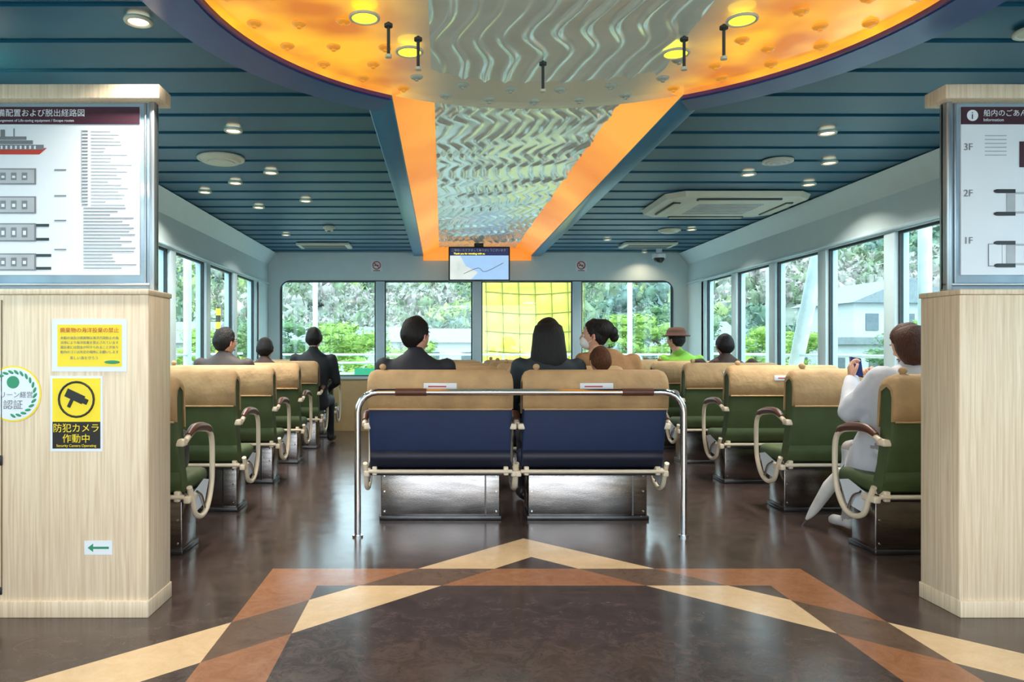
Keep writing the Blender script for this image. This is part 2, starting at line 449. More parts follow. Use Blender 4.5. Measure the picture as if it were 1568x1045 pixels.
# side walls
muls = [10.2 - 1.06 * i for i in range(12)]
for side, x, s in (('left', XL, -1), ('right', XR, 1)):
    b = MB(); xa, xb = sorted((x, x + s * .12))
    sz, st = 1.0, 2.14
    b.box(xa, xb, Y0, YB, 0, sz, mCREAMW); b.box(xa, xb, Y0, YB, st, 2.95, mWHITE)
    b.box(xa, xb, 10.2, YB, sz, st, mWHITE)
    for ym in muls: b.box(xa, xb, ym - .075, ym + .075, sz, st, mFRAME, .008)
    vs = [(x, Y0, 2.44), (x, YB, 2.44), (x - s * .13, YB, 2.605), (x - s * .13, Y0, 2.605), (x, Y0, 2.64), (x, YB, 2.64)]
    b.add(vs, [[0, 1, 2, 3], [3, 2, 5, 4], [0, 3, 4], [1, 5, 2]], mWHITE)
    b.box(min(x, x - s * .03), max(x, x - s * .03), Y0, YB, 2.15, 2.175, mFRAME, .006)
    b.box(min(x, x - s * .06), max(x, x - s * .06), Y0, YB, .96, 1.0, mFRAME, .01)
    b.obj('wall_' + side)
    for i in range(11):
        y1 = muls[i] - .075; y0 = muls[i + 1] + .075; t = .02; b = MB(); ga, gb = sorted((x + s * .03, x + s * .06))
        b.box(ga, gb, y0, y1, sz, sz + t, mGASKET); b.box(ga, gb, y0, y1, st - t, st, mGASKET)
        b.box(ga, gb, y0, y0 + t, sz + t, st - t, mGASKET); b.box(ga, gb, y1 - t, y1, sz + t, st - t, mGASKET)
        b.box(ga + .013, ga + .017, y0 + t, y1 - t, sz + t, st - t, mGLASS)
        b.obj('window_%d' % k); k += 1
    b = MB(); b.box(min(x, x - s * .02), max(x, x - s * .02), 3.6, YB, 0, .1, mGASKET); b.obj('baseboard_' + side)
# ------------------------------------------------------------------ cabinets with notice boards
def cabinet(name, xe, s):
    xo = XL + .02 if s < 0 else XR - .02
    x0, x1 = sorted((xe, xo)); b = MB()
    b.box(x0, x1, 3.31, 3.58, .02, 1.445, mWOOD, .006)
    b.box(x0 - .003, x1 + .003, 3.302, 3.59, 1.445, 1.469, mWOOD, .004)
    b.box(x0 - .004, x1 + .004, 3.296, 3.586, 0, .075, mWOOD, .004)
    return b.obj(name)
cabinet('partition_cabinet', -1.314, -1); cabinet('partition_cabinet', 2.315, 1)
mDOORL = M('door_gap', (110, 92, 70), .7)
b = MB(); b.box(-1.972, -1.968, 3.306, 3.312, .12, 1.42, mDOORL); b.box(-2.02, -1.965, 3.30, 3.31, .68, .725, mBLACK, .004); b.box(-2.02, -1.967, 3.302, 3.31, .10, .135, mBLACK, .004); b.obj('cabinet_door_hardware')

def board(name, xe, s):
    root = empty(name, (0, 0, 0)); xo = xe + s * 1.12; x0, x1 = sorted((xe, xo)); b = MB()
    xi0 = x0 + (.075 if s > 0 else 0); xi1 = x1 - (.075 if s < 0 else 0)
    b.box(xi0, xi1, 3.435, 3.445, 1.545, 2.325, mPAPER)
    mAC = M('acrylic_edge', (150, 176, 194), .12, metal=.1, var=.05)
    b.box(x0, x1, 3.447, 3.462, 1.475, 2.355, mAC, .003)
    p0, p1 = sorted((xe, xe + s * .026)); b.box(p0, p1, 3.42, 3.475, 1.469, 2.36, mALU, .006)
    p0, p1 = sorted((xe + s * .045, xe + s * .055)); b.box(p0, p1, 3.435, 3.45, 1.50, 2.355, mALU, .003)
    b.box(x0, x1, 3.425, 3.455, 1.495, 1.507, mALU, .003)
    c0, c1 = sorted((xe - s * .04, xo)); b.box(c0, c1, 3.37, 3.52, 2.345, 2.41, mWOOD, .004)
    p0, p1 = sorted((xi0, xi1)); b.box(p0, p1, 3.430, 3.436, 2.245, 2.325, mMAROON)
    b.obj('board', parent=root)
    return root
rb = board('safety_notice_board', -1.33, -1)
Y = 3.4335
b = MB()
b.add([(-2.2, Y, 2.105), (-1.87, Y, 2.105), (-1.835, Y, 2.135), (-2.2, Y, 2.125)], [[0, 1, 2, 3]], mRED)
for (xa, xb, za, zb) in ((-2.2, -1.85, 2.127, 2.15), (-2.2, -1.90, 2.153, 2.17), (-2.2, -1.93, 2.173, 2.188), (-2.05, -2.03, 2.188, 2.22), (-1.99, -1.985, 2.188, 2.225)):
    x0, x1 = sorted((xa, xb)); b.box(x0, x1, Y - .001, Y, za, zb, mGREY)
for i in range(14): b.box(-2.18 + i * .022, -2.172 + i * .022, Y - .002, Y - .001, 2.13, 2.145, mPAPER)
for (za, zb, w) in ((1.965, 2.04, .0), (1.83, 1.91, .0), (1.70, 1.785, .06), (1.565, 1.645, .07)):
    x1 = -1.885
    b.box(-2.2, x1, Y - .001, Y, za, zb, mGREY); b.box(-2.2, x1 - .008, Y - .002, Y - .001, za + .006, zb - .006, mLGREY)
    for i in range(5):
        xx = -2.15 + i * .05; b.box(xx, xx + .025, Y - .003, Y - .002, za + .02, zb - .02, mGREY); b.box(xx + .006, xx + .02, Y - .004, Y - .003, za + .03, zb - .035, mPAPER)
    if w:
        for zz in (za + .004, zb - .016): b.box(x1, x1 + w, Y - .001, Y, zz, zz + .013, mGASKET, .0)
for z in (2.03, 1.91, 1.795, 1.66): b.box(-1.80, -1.745, Y - .001, Y, z, z + .006, mGREY)
random.seed(3)
z = 2.21
while z > 1.56:
    if 1.86 < z:
        b.box(-1.672, -1.645, Y - .001, Y, z, z + .006, mGREY); b.box(-1.63, -1.63 + random.uniform(.06, .19), Y - .001, Y, z, z + .004, mLGREY)
    else:
        w = random.uniform(.12, .25); b.box(-1.665, -1.665 + w, Y - .001, Y, z, z + .004, mRED if (int(z * 100) % 17) == 0 else mGREY)
    z -= .0155
b.box(-1.675, -1.673, Y - .001, Y, 1.88, 2.22, mLGREY)
b.obj('printed_diagrams', parent=rb)
text('設備配置および脱出経路図', .037, -2.10, 3.4295, 2.283, mPAPER, rb)
text('Arrangement of Life-saving equipment / Escape routes', .017, -2.08, 3.4295, 2.256, mPAPER, rb)

rb2 = board('deck_guide_board', 2.335, 1)
b = MB()
b.box(2.68, 2.86, Y - .001, Y, 2.045, 2.165, mMAROON); b.box(2.71, 2.86, Y - .002, Y - .001, 2.075, 2.135, mLGREY); b.box(2.72, 2.75, Y - .003, Y - .002, 2.085, 2.125, mGREY)
for zc in (1.88, 1.64):
    b.box(2.62, 3.0, Y - .001, Y, zc - .05, zc + .05, mLGREY)
    b.box(2.66, 2.98, Y - .002, Y - .001, zc - .04, zc + .04, mPAPER)
    for i in range(4): b.box(2.70 + i * .06, 2.73 + i * .06, Y - .003, Y - .002, zc - .02, zc + .025, mGREY)
    for zz in (zc + .045, zc - .06):
        b.box(2.58, 2.66, Y - .003, Y - .001, zz, zz + .018, mBLACK, .0); b.ell((2.58, Y - .002, zz + .009), (.02, .001, .009), mBLACK)
b.box(2.535, 2.60, Y - .001, Y, 1.585, 1.69, mGREY); b.box(2.538, 2.597, Y - .002, Y - .001, 1.588, 1.687, mPAPER)
for i in range(6): b.box(2.52, 2.62, Y - .001, Y, 2.19 - i * .018, 2.194 - i * .018, mLGREY)
b.cyl((2.46, Y - .004, 2.285), .026, .003, mPAPER, axis='Y', n=28)
b.obj('printed_diagrams', parent=rb2)
text('i', .05, 2.453, 3.4285, 2.268, mMAROON, rb2)
text('船内のごあんない', .034, 2.51, 3.4295, 2.284, mPAPER, rb2)
text('Information', .02, 2.51, 3.4295, 2.258, mPAPER, rb2)
for t, z in (('3F', 2.125), ('2F', 1.91), ('1F', 1.69)): text(t, .045, 2.42, 3.432, z, mGREY, rb2)

# stickers on the left cabinet
Yc = 3.309
rt = empty('warning_sticker'); b = MB()
b.box(-1.745, -1.41, Yc - .002, Yc, 1.10, 1.335, mPAPER); b.box(-1.72, -1.432, Yc - .003, Yc - .002, 1.122, 1.31, mYEL)
b.ell((-1.475, Yc - .004, 1.142), (.035, .001, .008), mGRN)
b.obj('sticker', parent=rt); text('廃棄物の海洋投棄の禁止', .024, -1.576, Yc - .004, 1.276, mRED, rt, align='CENTER')
for i, t in enumerate(('本船の油及び廃棄物は海洋汚染防止の為', '法律により海洋投棄を禁止されています', '違反者には罰金が科せられることがあり', '船内のゴミは所定の場所にお願いします')): text(t, .0145, -1.576, Yc - .004, 1.245 - i * .021, mGREY, rt, align='CENTER')
text('美しい海を守ろう', .016, -1.60, Yc - .004, 1.155, mGREY, rt, align='CENTER')
rt = empty('security_camera_sign'); b = MB()
b.box(-1.752, -1.518, Yc - .002, Yc, .742, 1.08, mPAPER); b.box(-1.742, -1.528, Yc - .003, Yc - .002, .875, 1.07, mYEL); b.box(-1.742, -1.528, Yc - .003, Yc - .002, .755, .875, mBLACK)
b.tube([(-1.635 + .078 * cos(t * pi / 12), Yc - .004, .975 + .078 * sin(t * pi / 12)) for t in range(24)], .005, mBLACK, closed=True, sub=1, n=6)
T = Matrix.Translation((-1.635, Yc - .004, .985)) @ Matrix.Rotation(radians(25), 4, 'Y')
b.box(-.05, .035, -.002, .001, -.018, .02, mBLACK, 0, T); b.box(.035, .055, -.002, .001, -.012, .012, mBLACK, 0, T); b.box(-.02, -.005, -.002, .001, -.055, -.018, mBLACK, 0, T)
b.obj('sign', parent=rt)
text('防犯カメラ', .042, -1.635, Yc - .004, .832, mYEL, rt, align='CENTER'); text('作動中', .042, -1.635, Yc - .004, .785, mYEL, rt, align='CENTER'); text('Security Camera Operating', .016, -1.635, Yc - .004, .763, mYEL, rt, align='CENTER')
rt = empty('green_management_sticker'); b = MB()
b.cyl((-1.918, Yc - .002, 1.0), .125, .002, mYEL, axis='Y', n=48); b.cyl((-1.918, Yc - .003, 1.0), .118, .001, mPAPER, axis='Y', n=48)
for i in range(22):
    a = radians(-60 + i * 300 / 21 - 30)
    T = Matrix.Translation((-1.918 + .098 * cos(a), Yc - .004, 1.0 + .098 * sin(a))) @ Matrix.Rotation(-a + .6, 4, 'Y')
    b.ell((0, 0, 0), (.006, .001, .014), mGRN, T, n=8, mm=6)
b.cyl((-1.918, Yc - .004, 1.052), .028, .001, mGRN, axis='Y', n=24)
b.obj('sticker', parent=rt); text('グリーン経営', .03, -1.918, Yc - .004, .985, mGREY, rt, align='CENTER'); text('認証', .045, -1.918, Yc - .004, .935, mGREY, rt, align='CENTER')
rt = MB(); rt.box(-1.60, -1.475, Yc - .002, Yc, .28, .342, mPAPER)
rt.add([(-1.585, Yc - .003, .311), (-1.56, Yc - .003, .33), (-1.56, Yc - .003, .316), (-1.49, Yc - .003, .316), (-1.49, Yc - .003, .306), (-1.56, Yc - .003, .306), (-1.56, Yc - .003, .292)], [[0, 1, 2, 3, 4, 5, 6]], mGRN); rt.obj('arrow_sign')

# ------------------------------------------------------------------ benches
def bench_mesh(name, mat, W=.955):
    b = MB()
    back = [(.0, 1.0), (-.012, .93), (.0, .80), (.03, .65), (.07, .52), (.105, .44), (.125, .40), (.155, .385), (.19, .40), (.20, .45), (.165, .55), (.135, .7), (.125, .85), (.115, .98), (.095, 1.03), (.06, 1.045), (.02, 1.035)]
    b.prof(back, 0, W, mat, rnd=.035)
    b.prof([(.062, .515), (.098, .44), (.118, .40), (.15, .375), (.16, .40), (.13, .45), (.1, .5)], .002, W - .002, mNAVYD if mat is mNAVY else mat)
    cov = [(-.018, .80), (-.030, .93), (-.022, .99), (-.005, 1.03), (.02, 1.055), (.06, 1.062), (.10, 1.05), (.125, 1.02), (.135, .97), (.146, .87), (.15, .76), (.135, .76), (.125, .85), (.112, .97), (.06, 1.03), (.002, .99), (-.010, .93), (-.006, .80)]
    b.prof(cov, -.008, W + .008, mCOVER, rnd=.055)
    b.tube([(.002, -.021, .80), (W - .002, -.021, .80)], .006, mCOVER, smoothpath=False, n=6)
    b.box(W / 2 - .11, W / 2 + .11, -.038, -.029, .93, .975, mPAPER, .003)
    b.box(W / 2 - .08, W / 2 + .04, -.0395, -.038, .948, .957, mRED)
    for x0, x1 in ((.01, W / 2 - .004), (W / 2 + .004, W - .01)): b.box(x0, x1, .15, .60, .365, .465, mat, .035, seg=3)
    b.box(0, W, .12, .56, .335, .37, mDSTEEL, .008)
    b.tube([(-.01, .10, .368), (W + .01, .10, .368)], .013, mARM, smoothpath=False)
    for x in (.03, W - .03): b.box(x - .016, x + .016, .095, .20, .34, .40, mARM, .006)
    b.box(.06, W - .06, .27, .52, .0, .335, mSTEEL, .006)
    b.box(.05, W - .05, .25, .54, .0, .03, mDSTEEL, .004)
    b.box(W - .165, W - .155, .266, .27, .03, .335, mDSTEEL)
    for x in (.085, W - .085):
        for z in (.06, .2, .31): b.cyl((x, .264, z), .006, .006, mCHROME, axis='Y', n=10)
    b.cyl((.09, .06, 1.04), .011, .03, mARM, n=12); b.ell((.09, .06, 1.08), (.023, .023, .021), mCOVER)
    for x in (-.035, W + .035):
        pts = [(x, .06, .69), (x, .20, .735), (x, .36, .725), (x, .47, .70), (x, .525, .64), (x, .535, .5), (x, .515, .36), (x, .44, .25), (x, .33, .215), (x, .22, .25), (x, .17, .34), (x, .12, .42)]
        b.tube(pts, .0165, mARM, n=10)
        b.tube([(x, .10, .715), (x, .2, .747), (x, .36, .738), (x, .46, .715), (x, .50, .69)], [.018, .026, .027, .024, .015], mPAD, n=10)
        sx = -1 if x < 0 else 1
        xa, xb = sorted((x - sx * .03, x + sx * .008)); b.box(xa, xb, .10, .24, .33, .37, mARM, .008)
        b.tube([(x, .25, .37), (x, .33, .33), (x, .38, .25)], .01, mCHROME, n=8)
        b.box(min(x, x - sx * .05), max(x, x - sx * .05), .03, .10, .66, .70, mARM, .008)
        b.add([(x - sx * .01, .17, .36), (x - sx * .01, .40, .42), (x - sx * .01, .50, .40), (x - sx * .01, .42, .27), (x - sx * .01, .25, .25)], [[0, 1, 2, 3, 4]], mPAPER)
    return b.mesh(name)
mB = bench_mesh('navy_double_seat', mNAVY); mG = bench_mesh('green_double_seat', mGREEN)
def put(me, name, loc):
    o = bpy.data.objects.new(name, me); COL.objects.link(o); o.location = loc; return o
for i, yy in enumerate((4.93, 6.09, 7.25, 8.41, 9.57)):
    for x in (-.49, .545): put(mB, 'navy_double_seat', (x, yy, 0))
for yy in (4.05, 5.2, 6.35, 7.5, 8.65, 9.8):
    put(mG, 'green_double_seat', (-1.46 - .955, yy, 0)); put(mG, 'green_double_seat', (2.47, yy, 0))

b = MB(); yR = 4.73; r = .021; x0, x1, zt_ = -.54, 1.545, .925; c = .13
pts = [(x0, yR, 0), (x0, yR, .4), (x0, yR, zt_ - c)] + [(x0 + c * (1 - cos(a)), yR, zt_ - c + c * sin(a)) for a in [radians(v) for v in (18, 36, 54, 72)]] + [(x0 + c, yR, zt_), (.5, yR, zt_), (x1 - c, yR, zt_)] + [(x1 - c + c * sin(a), yR, zt_ - c + c * cos(a)) for a in [radians(v) for v in (18, 36, 54, 72)]] + [(x1, yR, zt_ - c), (x1, yR, .4), (x1, yR, 0)]
b.tube(pts, r, mCHROME, smoothpath=False, n=16)
for xa, xb in ((-.30, -.10), (1.15, 1.35)): b.tube([(xa, yR, zt_), (xb, yR, zt_)], .024, mPAD, smoothpath=False, n=14)
for x in (x0, x1): b.cyl((x, yR, 0), .034, .012, mCHROME)
b.obj('chrome_handrail')

# ------------------------------------------------------------------ ceiling fixtures
def downlight(x, yy, lit=True, r=.055, e=8):
    b = MB(); b.cyl((0, 0, -.008), r, .010, mLAMP if lit else mFIX, n=28)
    b.tube([(r * cos(t * pi / 12), r * sin(t * pi / 12), -.006) for t in range(24)], .010, mFIX, closed=True, sub=1, n=8)
    b.obj('ceiling_downlight', (x, yy, ZC - .010))
    if lit:
        l = bpy.data.lights.new('downlight_lamp', 'AREA'); l.shape = 'DISK'; l.size = .11; l.energy = e; l.color = (1, .92, .8) if e > 3 else (1, .75, .5); l.spread = radians(130)
        o = bpy.data.objects.new('downlight_lamp', l); COL.objects.link(o); o.location = (x, yy, ZC - .035)
for x, yy in ((-1.29, 3.14), (-1.33, 4.71), (-1.73, 6.19), (-1.35, 5.83), (-2.1, 6.55), (-1.8, 7.26), (-1.28, 6.94), (2.48, 4.76), (2.89, 5.52), (2.44, 5.89), (3.1, 6.25), (2.9, 8.6)):
    downlight(x, yy, r=.05)
downlight(2.9, 10.6, True, .04, 1.8); downlight(-1.9, 9.0, True, .045); downlight(2.1, 9.4, True, .045)
downlight(2.60, 3.25, False, .07); downlight(-2.3, 3.6, True)
def vent(x, yy, r):
    b = MB(); b.cyl((0, 0, -.03), r * .82, .03, mFIX, r2=r, n=36); b.tube([(r * cos(t * pi / 16), r * sin(t * pi / 16), -.004) for t in range(32)], .012, mFIX, closed=True, sub=1, n=8)
    b.cyl((0, 0, -.038), r * .6, .008, mFIX, n=30); b.obj('round_air_vent', (x, yy, ZC - .002))
vent(-1.63, 5.45, .16); vent(2.68, 8.72, .12)
b = MB(); b.cyl((0, 0, -.012), .11, .014, mFIX, n=30)
for i in range(5): b.cyl((0, 0, -.016 - i * .002), .09 - i * .017, .01, mLGREY if i % 2 == 0 else mFIX, n=26)
b.obj('ceiling_speaker', (2.51, 5.53, ZC))
b = MB(); b.cyl((0, 0, -.02), .07, .02, mFIX, n=24); b.cyl((0, 0, -.05), .045, .03, mFIX, r2=.055, n=20); b.cyl((0, 0, -.056), .02, .01, mGASKET, n=14); b.obj('smoke_detector', (-1.3, 8.5, ZC))
b = MB(); b.box(-.35, .35, -.2, .2, -.035, 0, mFIX, .01)
for i in range(5): b.box(-.29, .29, -.15 + i * .07, -.125 + i * .07, -.039, -.033, mGASKET)
me = b.mesh('rect'); put(me, 'ceiling_air_grille', (-1.58, 9.95, ZC)); put(me, 'ceiling_air_grille', (2.75, 9.9, ZC))
b = MB()
def octo(hx, hy, c, z): return [(-hx + c, -hy, z), (hx - c, -hy, z), (hx, -hy + c, z), (hx, hy - c, z), (hx - c, hy, z), (-hx + c, hy, z), (-hx, hy - c, z), (-hx, -hy + c, z)]
A = octo(.66, .54, .14, 0); Bv = octo(.64, .52, .13, -.045); Cv = octo(.42, .34, .10, -.062)
b.add(A + Bv + Cv, [[i, (i + 1) % 8, 8 + (i + 1) % 8, 8 + i] for i in range(8)] + [[8 + i, 8 + (i + 1) % 8, 16 + (i + 1) % 8, 16 + i] for i in range(8)] + [list(range(16, 24))], mFIX)
for (x0, x1, y0, y1) in ((-.38, .38, -.465, -.40), (-.38, .38, .40, .465), (-.555, -.48, -.3, .3), (.48, .555, -.3, .3)):
    b.box(x0, x1, y0, y1, -.066, -.046, mGASKET, .01); b.box(x0 + .012, x1 - .012, y0 + .012, y1 - .012, -.073, -.06, mFIX, .006)
for i in range(9): b.box(-.30, .30, -.25 + i * .06, -.235 + i * .06, -.067, -.06, mLGREY)
b.obj('cassette_air_conditioner', (2.68, 7.10, ZC - .004), recalc=True)
b = MB(); b.cyl((0, 0, 0), .09, .05, mPAPER, n=24); b.ell((0, 0, 0), (.075, .075, .075), mBLACK); b.cyl((0, 0, .05), .04, .1, mPAPER, n=16); b.obj('dome_camera', (3.02, 10.3, ZC - .14))
rt = empty('ceiling_monitor'); b = MB()
b.box(.09, .945, 10.30, 10.36, 2.15, 2.63, mBLACK, .008); b.box(.45, .58, 10.36, 10.42, 2.4, 2.69, mGASKET, .01)
mSCR = M('screen_map', (150, 186, 226), .3, var=.04, es=.6); mSCR2 = M('screen_bar', (20, 30, 80), .3, es=.5)
mLAND = M('screen_land', (206, 216, 214), .4, es=.55)
b.box(.11, .925, 10.296, 10.30, 2.17, 2.505, mSCR); b.box(.11, .925, 10.296, 10.30, 2.505, 2.61, mSCR2)
b.add([(.11, 10.294, 2.17), (.4, 10.294, 2.17), (.5, 10.294, 2.27), (.33, 10.294, 2.36), (.25, 10.294, 2.5), (.11, 10.294, 2.5)], [[0, 1, 2, 3, 4, 5]], mLAND)
b.tube([(.3, 10.293, 2.25), (.5, 10.293, 2.33), (.6, 10.293, 2.28), (.85, 10.293, 2.4)], .004, mGREY, n=5)
b.obj('screen', parent=rt); text('ご乗船いただきましてありがとうございます', .038, .13, 10.293, 2.565, mPAPER, rt); text('Thank you for traveling with us.', .034, .16, 10.293, 2.52, mLAMPY, rt)
for x in (-.96, 2.04):
    b = MB(); b.box(-.085, .085, -.006, 0, -.085, .085, mPAPER, .003)
    b.tube([(.055 * cos(t * pi / 12), -.009, .01 + .055 * sin(t * pi / 12)) for t in range(24)], .007, mRED, closed=True, sub=1, n=6)
    b.box(-.035, .03, -.01, -.006, .004, .016, mBLACK); b.tube([(-.038, -.01, .048), (.038, -.01, -.028)], .006, mRED, smoothpath=False, n=6)
    b.box(-.05, .05, -.008, -.006, -.075, -.06, mGREY); b.obj('no_smoking_sign', (x, YB, 2.42))

# ------------------------------------------------------------------ people
def head_parts(b, T, hair, style='short', mask=False, skin=None, glasses=False):
    skin = skin or mSKIN
    n, mm = 40, 30; vs = []; fs = []; hs = []
    def base(t, a):
        x = .076 * sin(t) * sin(a); y = .094 * sin(t) * cos(a); z = .117 * cos(t)
        if z < 0:
            k = (-z / .117); x *= 1 - .30 * k ** 1.6
            if y < 0: y *= 1 - .45 * k
            else: y *= 1 - .05 * k
        return x, y, z
    for j in range(mm + 1):
        t = pi * j / mm
        for i in range(n):
            a = 2 * pi * i / n; x, y, z = base(t, a); X, Yy, Z = x, y, z
            if y > 0:
                Yy += .024 * exp(-(x / .012) ** 2 - ((z + .022) / .02) ** 2) + .012 * exp(-(x / .009) ** 2 - ((z - .0) / .025) ** 2)
                Yy -= .009 * exp(-((abs(x) - .031) / .015) ** 2 - ((z - .008) / .013) ** 2)
                Yy += .005 * exp(-(x / .022) ** 2 - ((z + .060) / .009) ** 2) + .006 * exp(-(x / .02) ** 2 - ((z + .098) / .014) ** 2)
                Yy += .004 * exp(-((abs(x) - .03) / .02) ** 2 - ((z - .032) / .008) ** 2)
            vs.append((X, Yy, Z))
            ang = abs((a + pi) % (2 * pi) - pi)
            u = ang / pi
            thr = .062 if u < .25 else (.062 - (u - .25) / .2 * .075 if u < .45 else (-.013 - (u - .45) / .3 * .065 if u < .75 else -.078))
            if style == 'long': thr -= .03 * (u > .3)
            e = max(0, min(1, (z - thr) / .022)); e = e * e * (3 - 2 * e)
            k = .92 + e * (.22 + .05 * noise.noise(Vector((x * 28, y * 28, z * 28))))
            hs.append((x * k * (1 + .05 * e), y * k, z * (k if z > 0 else 1)))
    for j in range(mm):
        for i in range(n): fs.append([j * n + i, (j + 1) * n + i, (j + 1) * n + (i + 1) % n, j * n + (i + 1) % n])
    b.add(vs, fs, skin, True, T); b.add(hs, fs, hair, True, T)
    for s in (-1, 1):
        b.ell((s * .031, .079, .006), (.013, .010, .008), mEYEW, T, 12, 8); b.ell((s * .031, .0865, .006), (.0055, .004, .0055), mBLACK, T, 10, 6)
        b.tube([(s * .016, .092, .027), (s * .031, .0915, .031), (s * .046, .082, .026)], .003, hair, n=6, T=T)
        b.ell((s * .083, -.006, -.004), (.009, .017, .030), skin, T, 12, 8); b.ell((s * .090, -.003, -.002), (.003, .009, .018), mLIP, T, 8, 6)
        if glasses:
            b.tube([(s * .033 + .021 * cos(t * pi / 8), .102, .006 + .016 * sin(t * pi / 8)) for t in range(16)], .0018, mBLACK, closed=True, sub=1, n=5, T=T)
            b.tube([(s * .054, .102, .01), (s * .082, 0, .008)], .0018, mBLACK, n=5, T=T, smoothpath=False)
    b.ell((0, .0905, -.060), (.022, .006, .006), mLIP, T, 14, 8)
    if mask:
        b.ell((0, .062, -.045), (.060, .056, .052), mMASK, T, 20, 12)
        for s in (-1, 1): b.tube([(s * .052, .06, -.03), (s * .082, .0, .0)], .002, mMASK, n=5, T=T, smoothpath=False); b.tube([(s * .05, .06, -.06), (s * .082, -.01, -.02)], .002, mMASK, n=5, T=T, smoothpath=False)
    if style == 'long':
        b.loft([(0, -.02, .10, .05, .05), (0, -.025, .075, .085, .082), (0, -.03, .02, .100, .088), (0, -.035, -.03, .104, .085), (0, -.045, -.09, .112, .082), (0, -.05, -.14, .116, .076), (0, -.055, -.18, .112, .068), (0, -.05, -.215, .094, .056), (0, -.05, -.235, .05, .03)], hair, 28, T)
    if style == 'bob':
        b.loft([(0, -.02, .10, .05, .05), (0, -.025, .075, .085, .082), (0, -.03, .02, .100, .088), (0, -.03, -.03, .104, .088), (0, -.035, -.08, .102, .080), (0, -.04, -.12, .09, .065), (0, -.04, -.14, .05, .04)], hair, 28, T)
    if style == 'bun':
        b.ell((0, -.125, .03), (.046, .045, .046), hair, T); b.ell((.03, -.135, -.005), (.035, .035, .04), hair, T); b.ell((0, -.05, .05), (.09, .095, .08), hair, T)
    if style == 'hat':
        mHAT = M('felt_hat', (82, 52, 40), .8)
        b.loft([(0, -.005, .045, .135, .15), (0, -.005, .055, .138, .153), (0, -.005, .06, .095, .112), (0, -.005, .10, .092, .108), (0, -.005, .135, .075, .088), (0, -.005, .145, .03, .03)], mHAT, 28, T)

def hand_parts(b, T, s, curl=.5, skin=None):
    skin = skin or mSKIN
    b.box(-.038, .038, -.01, .085, -.014, .014, skin, .013, T, 3)
    for k, (x, L) in enumerate(((-.029, .062), (-.010, .074), (.010, .070), (.029, .055))):
        if s > 0: xx = x
        else: xx = -x
        c = curl; y = .078; z = 0; ang = 0; pts = [(xx, y - .02, 0), (xx, y, 0)]
        for q, fr in enumerate((.45, .30, .25)):
            ang += c * (.7 + .3 * q); y += L * fr * cos(ang); z -= L * fr * sin(ang); pts.append((xx * 1.05, y, z))
        b.tube(pts, [.0095, .0095, .0088, .0078, .006], skin, n=8, sub=3, T=T)
    q = -s
    b.tube([(q * .028, .008, -.002), (q * .048, .03, -.010), (q * .056, .055, -.020), (q * .050, .078, -.030)], [.012, .011, .0095, .007], skin, n=8, sub=3, T=T)

